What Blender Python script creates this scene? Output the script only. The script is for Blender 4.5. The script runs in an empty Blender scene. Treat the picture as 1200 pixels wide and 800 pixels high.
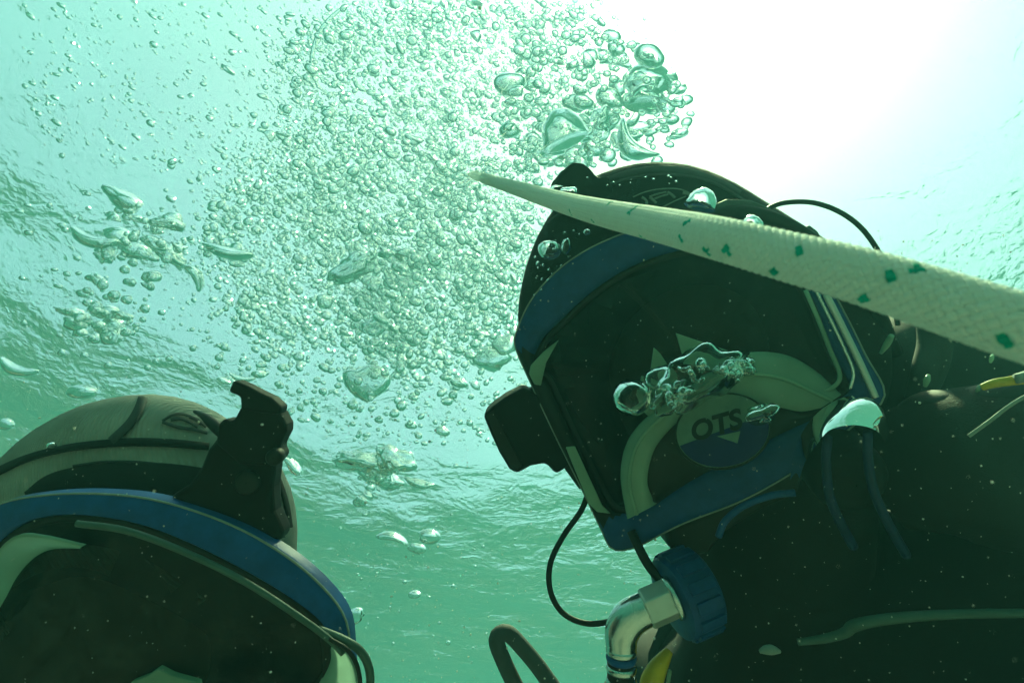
import bpy, bmesh, math, random
import numpy as np
from mathutils import Vector, Matrix, noise
R = math.radians
sc = bpy.context.scene
col = sc.collection

# ------------------------------------------------------------------ camera, sky, sun, exposure
F = 700.0                       # focal length in photo pixels (1200 wide)
PITCH, ROLL = 56.0, 3.5
CAMZ = -2.6
cd = bpy.data.cameras.new('camera'); cam = bpy.data.objects.new('camera', cd); col.objects.link(cam)
cd.sensor_width = 36; cd.lens = 36*F/1200; cd.clip_start = 0.01; cd.clip_end = 400
cam.location = (0, 0, CAMZ)
CR = Matrix.Rotation(R(90+PITCH), 3, 'X') @ Matrix.Rotation(R(ROLL), 3, 'Z')
cam.rotation_euler = CR.to_euler()
sc.camera = cam
sv = (CR @ Vector((775-600, 400+60, -F))).normalized()      # towards the glow at the top right of the view
SUN_EL = math.degrees(math.asin(sv.z)); SUN_AZ = math.degrees(math.atan2(sv.x, sv.y))   # azimuth clockwise from +Y
w = bpy.data.worlds.new('World'); sc.world = w; w.use_nodes = True
nt = w.node_tree; bg = nt.nodes['Background']
sky = nt.nodes.new('ShaderNodeTexSky'); sky.sky_type = 'NISHITA'; sky.sun_disc = False
sky.sun_elevation = R(SUN_EL); sky.sun_rotation = R(SUN_AZ)
sky.dust_density = .8; sky.air_density = 0.6; sky.ozone_density = 0.0
nt.links.new(sky.outputs[0], bg.inputs[0]); bg.inputs[1].default_value = 0.15
sd = bpy.data.lights.new('sun', 'SUN'); sun = bpy.data.objects.new('sun', sd); col.objects.link(sun)
sd.energy = 4.5; sd.angle = R(4.0); sd.color = (1.0, .95, .86)
sun.rotation_euler = (-sv).to_track_quat('-Z', 'Y').to_euler(); sun.location = sv*30
vs = sc.view_settings; vs.view_transform = 'Standard'; vs.look = 'None'; vs.gamma = 1; vs.use_curve_mapping = False
vs.exposure = 2.58
cy = sc.cycles
cy.use_denoising = True; cy.max_bounces = 11; cy.transparent_max_bounces = 24
cy.transmission_bounces = 10; cy.glossy_bounces = 5; cy.diffuse_bounces = 5; cy.volume_bounces = 1; cy.use_adaptive_sampling = True; cy.adaptive_threshold = .03
cy.caustics_reflective = True; cy.caustics_refractive = True; cy.sample_clamp_indirect = 6
cd.dof.use_dof = True; cd.dof.focus_distance = .45; cd.dof.aperture_fstop = 30
# ------------------------------------------------------------------ materials
def new_mat(name):
    m = bpy.data.materials.new(name); m.use_nodes = True
    t = m.node_tree; t.nodes.clear()
    o = t.nodes.new('ShaderNodeOutputMaterial')
    return m, t, o
def N(t, kind, **kw):
    n = t.nodes.new(kind)
    for k, v in kw.items():
        if k in n.inputs.keys(): n.inputs[k].default_value = v
        else: setattr(n, k, v)
    return n

def link_mesh(name, me, parent=None, kind=None):
    o = bpy.data.objects.new(name, me); col.objects.link(o)
    if parent: o.parent = parent
    if kind: o['kind'] = kind
    return o
def mesh_np(name, V, Fq, mat=None, smooth=True):
    """V (n,3), Fq (m,k) faces with equal corner count"""
    V = np.asarray(V, np.float32); Fq = np.asarray(Fq, np.int32)
    me = bpy.data.meshes.new(name)
    k = Fq.shape[1]
    me.vertices.add(len(V)); me.vertices.foreach_set('co', V.ravel())
    me.loops.add(Fq.size); me.loops.foreach_set('vertex_index', Fq.ravel())
    me.polygons.add(len(Fq))
    me.polygons.foreach_set('loop_start', np.arange(0, Fq.size, k, dtype=np.int32))
    me.polygons.foreach_set('use_smooth', np.full(len(Fq), smooth, dtype=bool))
    me.update(calc_edges=True); me.validate()
    if mat: me.materials.append(mat)
    return me

# water surface seen from below
m_water, t, out = new_mat('water_surface')
tc = N(t, 'ShaderNodeTexCoord')
mp = N(t, 'ShaderNodeMapping'); mp.inputs['Rotation'].default_value = (0, 0, R(28)); mp.inputs['Scale'].default_value = (1.0, 1.9, 1)
n1 = N(t, 'ShaderNodeTexNoise', Scale=2.6, Detail=4.0, Roughness=.55, Distortion=.6)
n2 = N(t, 'ShaderNodeTexNoise', Scale=.8, Detail=2.0)
add = N(t, 'ShaderNodeMath', operation='ADD')
bump = N(t, 'ShaderNodeBump', Strength=1.0, Distance=.025)
fr = N(t, 'ShaderNodeFresnel', IOR=1.33)
tr = N(t, 'ShaderNodeBsdfTransparent', Color=(.72, 1.0, .56, 1))
gl = N(t, 'ShaderNodeBsdfGlossy', Color=(.95, .95, .95, 1), Roughness=.02)
mx = N(t, 'ShaderNodeMixShader')
L = t.links.new
L(tc.outputs['Object'], mp.inputs[0]); L(mp.outputs[0], n1.inputs['Vector']); L(mp.outputs[0], n2.inputs['Vector'])
n3 = N(t, 'ShaderNodeTexNoise', Scale=24.0, Detail=3.0); L(tc.outputs['Object'], n3.inputs['Vector'])
ma = N(t, 'ShaderNodeMath', operation='MULTIPLY_ADD'); ma.inputs[1].default_value = .24
L(n1.outputs[0], add.inputs[0]); L(n2.outputs[0], add.inputs[1]); L(n3.outputs[0], ma.inputs[0]); L(add.outputs[0], ma.inputs[2]); L(ma.outputs[0], bump.inputs['Height'])
L(bump.outputs[0], fr.inputs['Normal']); L(bump.outputs[0], gl.inputs['Normal'])
L(fr.outputs[0], mx.inputs[0]); L(tr.outputs[0], mx.inputs[1]); L(gl.outputs[0], mx.inputs[2]); L(mx.outputs[0], out.inputs[0])

rng = np.random.default_rng(7)
n = 360
u = np.linspace(-1, 1, n); c1 = np.sign(u)*(np.abs(u)*9 + np.abs(u)**6*46)
X, Y = np.meshgrid(c1, c1 + 3.0)
Z = np.zeros_like(X)
for lam, amp in ((3.1, .035), (2.2, .028), (1.5, .02), (1.05, .014), (.75, .010), (.55, .007), (.42, .005), (.33, .0035)):
    for _ in range(3):
        a = R(rng.normal(118, 32)); k = 2*math.pi/(lam*rng.uniform(.85, 1.15)); ph = rng.uniform(0, 6.28)
        Z += amp*.22*np.sin(k*(X*math.cos(a)+Y*math.sin(a)) + ph + .5*np.sin(X*.9+ph)+.4*np.cos(Y*1.1-ph))
V = np.stack([X, Y, Z], -1).reshape(-1, 3)
I = np.arange(n*n).reshape(n, n)
Fq = np.stack([I[:-1, :-1], I[:-1, 1:], I[1:, 1:], I[1:, :-1]], -1).reshape(-1, 4)
link_mesh('water_surface', mesh_np('water_surface', V, Fq, m_water), kind='structure')

# sandy seabed out of view, kept shallow and pale to bounce fill light
m_sand, t, out = new_mat('unseen_seabed_sand')
b = N(t, 'ShaderNodeBsdfPrincipled', Roughness=.9)
nz = N(t, 'ShaderNodeTexNoise', Scale=.5, Detail=8.0)
cr = N(t, 'ShaderNodeValToRGB'); cr.color_ramp.elements[0].color = (.30, .28, .22, 1); cr.color_ramp.elements[1].color = (.50, .47, .38, 1)
L = t.links.new
tc = N(t, 'ShaderNodeTexCoord'); L(tc.outputs['Object'], nz.inputs['Vector'])
L(nz.outputs[0], cr.inputs[0]); L(cr.outputs[0], b.inputs['Base Color']); L(b.outputs[0], out.inputs[0])
n = 80
c1 = np.linspace(-54, 54, n); X, Y = np.meshgrid(c1, c1+3)
Z = -7 + .35*np.sin(X*.21+1)*np.cos(Y*.17) + .12*np.sin(X*.8+Y*.5)
V = np.stack([X, Y, Z], -1).reshape(-1, 3); I = np.arange(n*n).reshape(n, n)
Fq = np.stack([I[:-1, :-1], I[:-1, 1:], I[1:, 1:], I[1:, :-1]], -1).reshape(-1, 4)
link_mesh('unseen_seabed', mesh_np('unseen_seabed', V, Fq, m_sand), kind='structure')

# the water itself: one closed box of green water
m_haze, t, out = new_mat('haze')
pv = N(t, 'ShaderNodeVolumePrincipled', Density=.19, Anisotropy=.2)
pv.inputs['Color'].default_value = (.062, .218, .228, 1)
pv.inputs['Absorption Color'].default_value = (0, 0, 0, 1)
t.links.new(pv.outputs[0], out.inputs['Volume'])
V = [(x, y, z) for x in (-60, 60) for y in (-57, 63) for z in (-8.6, .45)]
Fq = [(0, 1, 3, 2), (4, 6, 7, 5), (0, 4, 5, 1), (2, 3, 7, 6), (0, 2, 6, 4), (1, 5, 7, 3)]
haze = link_mesh('haze', mesh_np('haze', V, Fq, m_haze, False), kind='stuff')
# ------------------------------------------------------------------ modelling helpers
# things near the lens are modelled in a frame turned like the camera (x right, y up, z back), in metres
CM = Matrix.Translation((0, 0, CAMZ)) @ CR.to_4x4()
def P(px, py, d):                       # photo pixel and distance -> metres in that frame
    return np.array(((px-600)/F*d, (400-py)/F*d, -d))
BASE = {}
def tag(o, label=None, cat=None, group=None, kind=None):
    if label: o['label'] = label
    if cat: o['category'] = cat
    if group: o['group'] = group
    if kind: o['kind'] = kind
    return o
def thing(name, base, label, cat, group=None):
    o = bpy.data.objects.new(name, None); col.objects.link(o); o.empty_display_size = .03
    o.matrix_world = CM @ Matrix.Translation(tuple(base))
    BASE[o.name] = np.array(base, float)
    return tag(o, label, cat, group)
def part(name, V, Fs, mat, parent, smooth=True, bevel=0, sub=0, label=None, sharp=None):
    """V in the camera-turned frame; parented under a thing or one of its parts"""
    r = parent
    while r.parent: r = r.parent
    V = np.asarray(V, float) - BASE[r.name]
    me = bpy.data.meshes.new(name)
    me.from_pydata([tuple(v) for v in V], [], [tuple(int(i) for i in f) for f in Fs]); me.update(); me.validate()
    bm = bmesh.new(); bm.from_mesh(me); bmesh.ops.recalc_face_normals(bm, faces=bm.faces); bm.to_mesh(me); bm.free()
    if smooth: me.polygons.foreach_set('use_smooth', [True]*len(me.polygons))
    for m in (mat if isinstance(mat, (list, tuple)) else [mat]): me.materials.append(m)
    if sharp: me.set_sharp_from_angle(angle=R(sharp))
    o = bpy.data.objects.new(name, me); col.objects.link(o); o.parent = parent
    if bevel:
        b = o.modifiers.new('bevel', 'BEVEL'); b.width = bevel; b.segments = 3; b.limit_method = 'ANGLE'; b.angle_limit = R(30)
    if sub:
        s = o.modifiers.new('sub', 'SUBSURF'); s.levels = sub; s.render_levels = sub
    if label: o['label'] = label
    return o
def spline(pts, n, closed=False):
    """Catmull-Rom through rows of any width, resampled evenly in arc length of the first three columns"""
    p = np.asarray(pts, float); m = len(p)
    if closed: q = np.vstack([p[-1:], p, p[:2]]); segs = m
    else: q = np.vstack([2*p[:1]-p[1:2], p, 2*p[-1:]-p[-2:-1]]); segs = m-1
    out = []
    for i in range(segs):
        a, b, c, d = q[i:i+4]
        for t_ in np.linspace(0, 1, 24, endpoint=False):
            out.append(.5*((2*b)+(-a+c)*t_+(2*a-5*b+4*c-d)*t_*t_+(-a+3*b-3*c+d)*t_**3))
    out.append(q[segs+1]); out = np.array(out)
    L_ = np.r_[0, np.cumsum(np.linalg.norm(np.diff(out[:, :3], axis=0), axis=1))]
    s = np.linspace(0, L_[-1], n+1 if closed else n)
    if closed: s = s[:-1]
    return np.stack([np.interp(s, L_, out[:, k]) for k in range(out.shape[1])], -1)
def PP(rows): return np.array([np.r_[P(*r[:3]), r[3:]] for r in rows])
def frames(C):
    T = np.gradient(C, axis=0); T /= np.linalg.norm(T, axis=1)[:, None]+1e-12
    n0 = np.cross(T[0], (0.31, .2, .93)); n0 /= np.linalg.norm(n0); Ns = []
    for t_ in T:
        n0 = n0 - t_*n0.dot(t_); n0 /= np.linalg.norm(n0); Ns.append(n0)
    Ns = np.array(Ns); return T, Ns, np.cross(T, Ns)
def tube_geo(C, rad, segs=14, closed=False, cap=True):
    C = np.asarray(C, float); n = len(C); rad = np.broadcast_to(np.asarray(rad, float), (n,))
    T, A, B = frames(C)
    th = np.linspace(0, 2*math.pi, segs, endpoint=False)
    V = (C[:, None]+rad[:, None, None]*(np.cos(th)[None, :, None]*A[:, None]+np.sin(th)[None, :, None]*B[:, None])).reshape(-1, 3)
    Fs = []
    for i in range(n-1):
        for j in range(segs):
            k = (j+1) % segs; Fs.append((i*segs+j, i*segs+k, (i+1)*segs+k, (i+1)*segs+j))
    if cap: Fs.append(tuple(range(segs-1, -1, -1))); Fs.append(tuple((n-1)*segs+j for j in range(segs)))
    return V, Fs
def tube(name, rows, r_px, mat, parent, n=48, segs=14, **kw):
    """rows: (px, py, depth[, radius in px])"""
    rr = [list(r[:3])+[(r[3] if len(r) > 3 else r_px)/F*r[2]] for r in rows]
    S = spline(PP(rr), n)
    V, Fs = tube_geo(S[:, :3], S[:, 3], segs)
    return part(name, V, Fs, mat, parent, **kw)
def prism(name, outline, d, thick, mat, parent, bevel=.0012, tilt=(0, 0), **kw):
    """a solid plate: outline in photo pixels at distance d, its thickness going away from the viewer"""
    c = np.mean(np.array(outline, float), axis=0); V = []
    for back in (0, 1):
        for (x, y) in outline:
            p = P(x, y, d) if not back else P(x, y, d)*1.0
            z = (x-c[0])*tilt[0]+(y-c[1])*tilt[1]
            V.append(p+np.array((0, 0, z*d/F-back*thick)))
    n = len(outline)
    Fs = [tuple(range(n)), tuple(range(2*n-1, n-1, -1))]+[(i, (i+1) % n, n+(i+1) % n, n+i) for i in range(n)]
    return part(name, V, Fs, mat, parent, smooth=False, bevel=bevel, **kw)
def loft(curves, closed_u=False, closed_v=False):
    """grid through a list of equally long 3D curves"""
    A = np.array(curves); m, n = A.shape[:2]; Fs = []
    for i in range(m if closed_v else m-1):
        for j in range(n if closed_u else n-1):
            a, b = i*n+j, i*n+(j+1) % n; c, d = ((i+1) % m)*n+(j+1) % n, ((i+1) % m)*n+j
            Fs.append((a, b, c, d))
    return A.reshape(-1, 3), Fs
def lathe(profile, axis_o, axis_d, segs=40):
    """profile (radius, height along axis)"""
    d = np.array(axis_d, float); d /= np.linalg.norm(d)
    a = np.cross(d, (.3, .9, .2)); a /= np.linalg.norm(a); b = np.cross(d, a)
    th = np.linspace(0, 2*math.pi, segs, endpoint=False)
    return loft([[np.array(axis_o)+d*h+r*(math.cos(t_)*a+math.sin(t_)*b) for t_ in th] for r, h in profile], closed_u=True)
def text_geo(s, origin, ux, uy, uz, size, depth):
    cu = bpy.data.curves.new('lettering', 'FONT'); cu.body = s; cu.size = size; cu.extrude = depth; cu.align_x = 'CENTER'; cu.align_y = 'CENTER'
    cu.shear = .25; cu.offset = size*.035
    o = bpy.data.objects.new('lettering', cu); col.objects.link(o)
    dg = bpy.context.evaluated_depsgraph_get(); me = bpy.data.meshes.new_from_object(o.evaluated_get(dg))
    V = np.array([v.co[:] for v in me.vertices]); Fs = [tuple(p.vertices) for p in me.polygons]
    bpy.data.objects.remove(o); bpy.data.curves.remove(cu); bpy.data.meshes.remove(me)
    W = np.array(origin)+V[:, :1]*np.array(ux)+V[:, 1:2]*np.array(uy)+V[:, 2:3]*np.array(uz)
    return W, Fs

def pr(name, c, rough=.5, metal=0, var=.25, scale=60, bump=.0, ior=1.3, c2=None, spec=None, coat=0, fine=None):
    m, t, out = new_mat(name); L = t.links.new
    b = N(t, 'ShaderNodeBsdfPrincipled', Roughness=rough, Metallic=metal, IOR=ior)
    if coat: b.inputs['Coat Weight'].default_value = coat
    tc = N(t, 'ShaderNodeTexCoord')
    nz = N(t, 'ShaderNodeTexNoise', Scale=scale, Detail=6.0, Roughness=.65); L(tc.outputs['Object'], nz.inputs['Vector'])
    cr = N(t, 'ShaderNodeValToRGB'); e = cr.color_ramp.elements
    e[0].position = .32; e[1].position = .68
    e[0].color = (*[v*(1-var) for v in c], 1); e[1].color = (*(c2 or [min(1, v*(1+var)) for v in c]), 1)
    L(nz.outputs[0], cr.inputs[0]); L(cr.outputs[0], b.inputs['Base Color'])
    mr = N(t, 'ShaderNodeMapRange'); mr.inputs['To Min'].default_value = max(0, rough*.8); mr.inputs['To Max'].default_value = min(1, rough*1.25)
    L(nz.outputs[0], mr.inputs[0]); L(mr.outputs[0], b.inputs['Roughness'])
    if bump:
        n2 = N(t, 'ShaderNodeTexNoise', Scale=fine or scale*8, Detail=3.0); L(tc.outputs['Object'], n2.inputs['Vector'])
        bp = N(t, 'ShaderNodeBump', Strength=.6, Distance=bump); L(n2.outputs[0], bp.inputs['Height']); L(bp.outputs[0], b.inputs['Normal'])
    L(b.outputs[0], out.inputs[0])
    return m
def knit(m, scale=260, dist=.0007):
    """ribbed knit lining on a fabric"""
    t = m.node_tree; b = next(n for n in t.nodes if n.type == 'BSDF_PRINCIPLED'); bp = next(n for n in t.nodes if n.type == 'BUMP')
    tc = N(t, 'ShaderNodeTexCoord'); wv = N(t, 'ShaderNodeTexWave', Scale=scale, Distortion=.6, Detail=1.0); wv.bands_direction = 'DIAGONAL'
    b2 = N(t, 'ShaderNodeBump', Strength=.7, Distance=dist); t.links.new(tc.outputs['Object'], wv.inputs['Vector'])
    t.links.new(wv.outputs['Fac'], b2.inputs['Height']); t.links.new(bp.outputs[0], b2.inputs['Normal']); t.links.new(b2.outputs[0], b.inputs['Normal'])
def thin_glass(name, tint, rough=.03, ior=1.15, dirt=0):
    """a sheet: clear tint plus surface reflection"""
    m, t, out = new_mat(name); L = t.links.new
    fr = N(t, 'ShaderNodeFresnel', IOR=ior); tr = N(t, 'ShaderNodeBsdfTransparent', Color=(*tint, 1))
    gl = N(t, 'ShaderNodeBsdfGlossy', Roughness=rough, Color=(1, 1, 1, 1)); mx = N(t, 'ShaderNodeMixShader')
    L(fr.outputs[0], mx.inputs[0]); L(tr.outputs[0], mx.inputs[1]); L(gl.outputs[0], mx.inputs[2])
    if dirt:
        tc = N(t, 'ShaderNodeTexCoord'); nz = N(t, 'ShaderNodeTexNoise', Scale=70.0, Detail=10.0, Roughness=.8); L(tc.outputs['Object'], nz.inputs['Vector'])
        mr = N(t, 'ShaderNodeMapRange'); mr.inputs['From Min'].default_value = .45; mr.inputs['From Max'].default_value = .85; mr.inputs['To Max'].default_value = dirt
        df = N(t, 'ShaderNodeBsdfDiffuse', Color=(.3, .34, .3, 1)); m2 = N(t, 'ShaderNodeMixShader')
        L(nz.outputs[0], mr.inputs[0]); L(mr.outputs[0], m2.inputs[0]); L(mx.outputs[0], m2.inputs[1]); L(df.outputs[0], m2.inputs[2]); mx = m2
    L(mx.outputs[0], out.inputs[0]); return m
def frosted(name, c, mixw=.5, rough=.25, scale=18., lo=.7):
    m, t, out = new_mat(name); L = t.links.new
    tl = N(t, 'ShaderNodeBsdfTranslucent', Color=(*c, 1)); b = N(t, 'ShaderNodeBsdfPrincipled', Roughness=rough, IOR=1.2)
    tc = N(t, 'ShaderNodeTexCoord'); nz = N(t, 'ShaderNodeTexNoise', Scale=scale, Detail=5.0); L(tc.outputs['Object'], nz.inputs['Vector'])
    cr = N(t, 'ShaderNodeValToRGB'); cr.color_ramp.elements[0].color = (*[v*lo for v in c], 1); cr.color_ramp.elements[1].color = (*c, 1)
    cr.color_ramp.elements[0].position = .35; cr.color_ramp.elements[1].position = .65
    L(nz.outputs[0], cr.inputs[0]); L(cr.outputs[0], b.inputs['Base Color']); L(cr.outputs[0], tl.inputs[0])
    mx = N(t, 'ShaderNodeMixShader', Fac=mixw); L(b.outputs[0], mx.inputs[1]); L(tl.outputs[0], mx.inputs[2]); L(mx.outputs[0], out.inputs[0])
    return m
M = dict(
    neo_black=pr('black_neoprene', (.008, .009, .009), .8, var=.3, scale=30, bump=.0006, fine=900),
    neo_grey=pr('grey_neoprene', (.25, .255, .235), .85, var=.22, scale=25, bump=.0006, fine=1100),
    neo_dark=pr('dark_grey_neoprene', (.035, .04, .042), .8, var=.3, scale=30, bump=.0006, fine=800),
    blue=pr('blue_plastic', (.010, .068, .22), .38, var=.18, scale=90, bump=.0001, ior=1.25),
    blue_dark=pr('dark_blue_plastic', (.010, .052, .16), .4, var=.18, scale=90, bump=.0001, ior=1.25),
    blue_deep=pr('deep_blue_plastic', (.005, .018, .06), .5, var=.25, scale=90),
    strapdark=pr('blue_grey_webbing', (.07, .10, .11), .6, var=.2, scale=120),
    navy=pr('navy_print', (.004, .01, .07), .4, var=.1),
    rubber=pr('black_rubber', (.008, .009, .009), .55, var=.3, scale=50, bump=.0002),
    plastic=pr('black_plastic', (.006, .006, .006), .6, var=.3, scale=80, bump=.0001, ior=1.2),
    steel=pr('polished_steel', (.55, .60, .60), .22, 1, var=.08, scale=30),
    mirror=pr('silvery_trapped_air', (.92, .94, .94), .03, 1, var=.02, scale=20),
    alloy=pr('satin_alloy', (.45, .50, .49), .35, .6, var=.1, scale=60),
    yellow=pr('yellow_plastic', (.50, .36, .03), .45, var=.15, scale=60),
    skin=pr('skin', (.36, .22, .16), .55, var=.1, scale=30),
    eye=pr('eye', (.45, .44, .42), .2, var=.05),
    grey_print=pr('grey_print', (.16, .19, .18), .6, var=.2, scale=200),
    pale_print=pr('pale_badge', (.09, .15, .12), .45, var=.15, scale=80),
    black_print=pr('black_print', (.006, .008, .008), .5, var=.1),
    lens=thin_glass('dark_mask_glass', (.16, .20, .19), .04, 1.22, dirt=.14),
    clear=thin_glass('clear_plastic', (.80, .88, .85), .08, 1.35),
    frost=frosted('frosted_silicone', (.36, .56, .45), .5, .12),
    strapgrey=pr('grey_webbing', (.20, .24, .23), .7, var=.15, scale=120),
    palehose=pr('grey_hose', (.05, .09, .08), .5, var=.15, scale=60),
    speck=pr('pale_silt', (.45, .46, .42), .9, var=.2),
)
knit(M['neo_grey'], 260, .0006)
def air(name, rough=0.0):
    m, t, out = new_mat(name)
    g = N(t, 'ShaderNodeBsdfGlass', IOR=1/1.33, Roughness=rough); g.inputs['Color'].default_value = (.90, .945, .935, 1)
    t.links.new(g.outputs[0], out.inputs[0]); return m
M['air'] = air('air_bubble')
# ------------------------------------------------------------------ divers
from mathutils.bvhtree import BVHTree
def unit(v): v = np.array(v, float); return v/np.linalg.norm(v)
def mask_ring(outer, inner, n=128):
    rows = [P(*o).tolist()+P(*i).tolist() for o, i in zip(outer, inner)]
    S = spline(np.array(rows), n, closed=True)
    return S[:, :3], S[:, 3:]
def best_normal(L3):
    c = L3.mean(0); u_, s_, vt = np.linalg.svd(L3-c); nn = vt[2]
    return (nn if nn[2] > 0 else -nn), c
def build_mask(root, outer, inner, th, bulge, skirt_depth, shrink, fmat='blue', black=None, back=None, fun=.62):
    O, I = mask_ring(outer, inner); nn, c = best_normal(I)
    prof = [(0, -1), (0, -.2), (.02, -.05), (.06, .02), (.2, .10), (.5, .14), (.8, .10), (.94, .0), (1, -.2), (1, -1)]
    V, Fs = loft([O+(I-O)*s+nn*h*th for s, h in prof], closed_u=True, closed_v=True)
    fr_ = part('mask_frame', V, Fs, [M[fmat], M['rubber']], root, sharp=50)
    if black:                               # the side rail of the frame that is black rubber
        bc = np.array([V[list(f)].mean(0) for f in Fs]); qx, qy = project(bc)
        fr_.data.polygons.foreach_set('material_index', inside(black, qx, qy).astype(np.int32)); fr_.data.update()
    lipc = O+(I-O)*.035+nn*.02*th; lipc = np.vstack([lipc, lipc[:1]])      # edge highlight put in as a thin pale tube round the outer lip
    V, Fs = tube_geo(lipc, .0006, 6, cap=False); part('frame_highlight', V, Fs, M['strapgrey'], fr_)
    ins = I-nn*th*.35
    V, Fs = loft([c+(ins-c)*k + nn*(bulge*(1-k*k)) for k in (1, .94, .82, .66, .48, .28, .1, .02)], closed_u=True)
    lens = part('lens', V, Fs, M['lens'], root)
    # black seal: inner lip round the lens, and the skirt that runs back to the face
    A = I-nn*th*.25; B = c+(A-c)*.955
    V, Fs = loft([A, A+nn*th*.12, B+nn*th*.12, B-nn*th*.2], closed_u=True)
    part('lens_seal', V, Fs, M['rubber'], fr_)
    k0 = O-nn*th*.9; k1 = O.mean(0)+(O-O.mean(0))*(1+shrink)*.5-nn*skirt_depth*.5; k2 = O.mean(0)+(O-O.mean(0))*shrink-nn*skirt_depth
    if back is not None: k2 = back+(O-O.mean(0))*shrink; k1 = (k0+k2)/2
    V, Fs = loft([k0, k1, k2], closed_u=True)
    part('face_skirt', V, Fs, M['rubber'], root)
    f0 = I-nn*th*.8; f2 = c+(I-c)*.62-nn*skirt_depth*1.15      # inner wall of the skirt, closing on the face
    if back is not None: f2 = back+(I-c)*fun
    V, Fs = loft([f0, (f0+f2)/2+(I-c)*.06, f2], closed_u=True); part('face_skirt', V, Fs, M['rubber'], root)
    return nn, c, O, I, fr_
def hood_geo(cx, cy, dc, sil, hz_front, hz_back, nth=72, nph=26):
    a = np.array([(math.atan2(cy-y, x-cx), math.hypot(x-cx, y-cy)) for x, y in sil]); a = a[np.argsort(a[:, 0])]
    th = np.linspace(-math.pi, math.pi, nth, endpoint=False)
    rr = np.interp(th, np.r_[a[-1, 0]-2*math.pi, a[:, 0], a[0, 0]+2*math.pi], np.r_[a[-1, 1], a[:, 1], a[0, 1]])
    k = np.array([.25, .5, .25]); rr = np.convolve(np.r_[rr[-1], rr, rr[0]], k, 'valid')
    c = P(cx, cy, dc); cs = []
    for ph in np.linspace(.03, math.pi-.03, nph):
        s = math.sin(ph)**.85; z = math.cos(ph)*(hz_front if ph < math.pi/2 else hz_back)
        cs.append(np.stack([c[0]+rr*s*np.cos(th)*dc/F, c[1]+rr*s*np.sin(th)*dc/F, np.full(nth, c[2]+z)], -1))
    return loft(cs, closed_u=True), c
def project(p): return 600+p[:, 0]/-p[:, 2]*F, 400-p[:, 1]/-p[:, 2]*F
def inside(poly, x, y):
    r = np.zeros(len(x), bool); poly = np.array(poly); j = len(poly)-1
    for i in range(len(poly)):
        (xi, yi), (xj, yj) = poly[i], poly[j]
        r ^= ((yi > y) != (yj > y)) & (x < (xj-xi)*(y-yi)/(yj-yi+1e-12)+xi); j = i
    return r
class Surf:
    def __init__(s, V, Fs): s.b = BVHTree.FromPolygons([tuple(v) for v in V], [tuple(f) for f in Fs])
    def d(s, px, py, lift=0):
        r = Vector(P(px, py, 1)).normalized(); h = s.b.ray_cast(Vector((0, 0, 0)), r)[0]
        return (-h.z if h else .5)-lift
    def on(s, rows, lift=.001): return [(x, y, s.d(x, y, lift)) for x, y in rows]
def strip(name, surf, pts, wpx, mat, parent, lift=.0008, h=.0012, n=40):
    """a raised tape laid along a line on a surface"""
    p = np.array(pts, float); S = spline(np.c_[p[:, :1], p[:, 1:2], np.zeros(len(p))] if p.shape[1] == 2 else np.c_[p[:, :2], np.zeros(len(p)), p[:, 2:]], n)
    T = np.gradient(S[:, :2], axis=0); T /= np.linalg.norm(T, axis=1)[:, None]; Nn = np.stack([-T[:, 1], T[:, 0]], -1)
    w = S[:, 3:4] if S.shape[1] > 3 else np.full((n, 1), wpx)
    cs = []
    for s, l in ((-1, 0), (-.9, h), (0, h*1.3), (.9, h), (1, 0)):
        q = S[:, :2]+Nn*w/2*s; cs.append([P(x, y, surf.d(x, y, lift+l)) for x, y in q])
    V, Fs = loft(cs); return part(name, V, Fs, mat, parent)
def head_geo(c, right, up, fwd, s):
    """a human head: skull, brow, nose, lips, chin"""
    right, up, fwd = map(unit, (right, up, fwd)); V = []; n, m = 40, 28
    for i in range(m):
        ph = math.pi*(i+.5)/m
        for j in range(n):
            a = 2*math.pi*j/n; x, y, z = math.sin(ph)*math.sin(a)*.075, math.cos(ph)*.115, math.sin(ph)*math.cos(a)*.095
            f = max(0, math.cos(a))
            if y < -.02: x *= 1-.35*min(1, (-y-.02)/.09)
            g = lambda u0, v0, su, sv_: math.exp(-((x-u0)/su)**2-((y-v0)/sv_)**2)*f
            z += .024*g(0, -.022, .012, .022)+.006*g(0, .03, .045, .009)-.012*(g(-.031, .010, .015, .012)+g(.031, .010, .015, .012))
            z += .007*g(0, -.062, .020, .005)+.007*g(0, -.073, .018, .005)+.008*g(0, -.1, .02, .012)
            V.append(np.array(c)+s*(x*right+y*up+z*fwd))
    I = np.arange(n*m).reshape(m, n)
    Fs = [(I[i, j], I[i, (j+1) % n], I[i+1, (j+1) % n], I[i+1, j]) for i in range(m-1) for j in range(n)]+[tuple(I[0]), tuple(I[-1])]
    return np.array(V), Fs
def skin_body(name, joints, edges, root_i, mat, parent):
    """one continuous suit grown over a skeleton; joints: (px, py, d, radius m)"""
    V = np.array([P(*j[:3]) for j in joints])
    me = bpy.data.meshes.new(name); b0 = BASE[parent.name]
    me.from_pydata([tuple(v-b0) for v in V], edges, []); me.materials.append(mat)
    o = bpy.data.objects.new(name, me); col.objects.link(o); o.parent = parent
    sk = o.modifiers.new('skin', 'SKIN'); sk.use_smooth_shade = True; sk.branch_smoothing = .6
    for i, j in enumerate(joints):
        d = me.skin_vertices[0].data[i]; d.radius = (j[3], j[3]); d.use_root = (i == root_i)
    s = o.modifiers.new('sub', 'SUBSURF'); s.levels = 3; s.render_levels = 3
    tx = bpy.data.textures.new('suit_folds', 'CLOUDS'); tx.noise_scale = .05
    dm = o.modifiers.new('folds', 'DISPLACE'); dm.texture = tx; dm.strength = .018; dm.mid_level = .5
    return o

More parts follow.
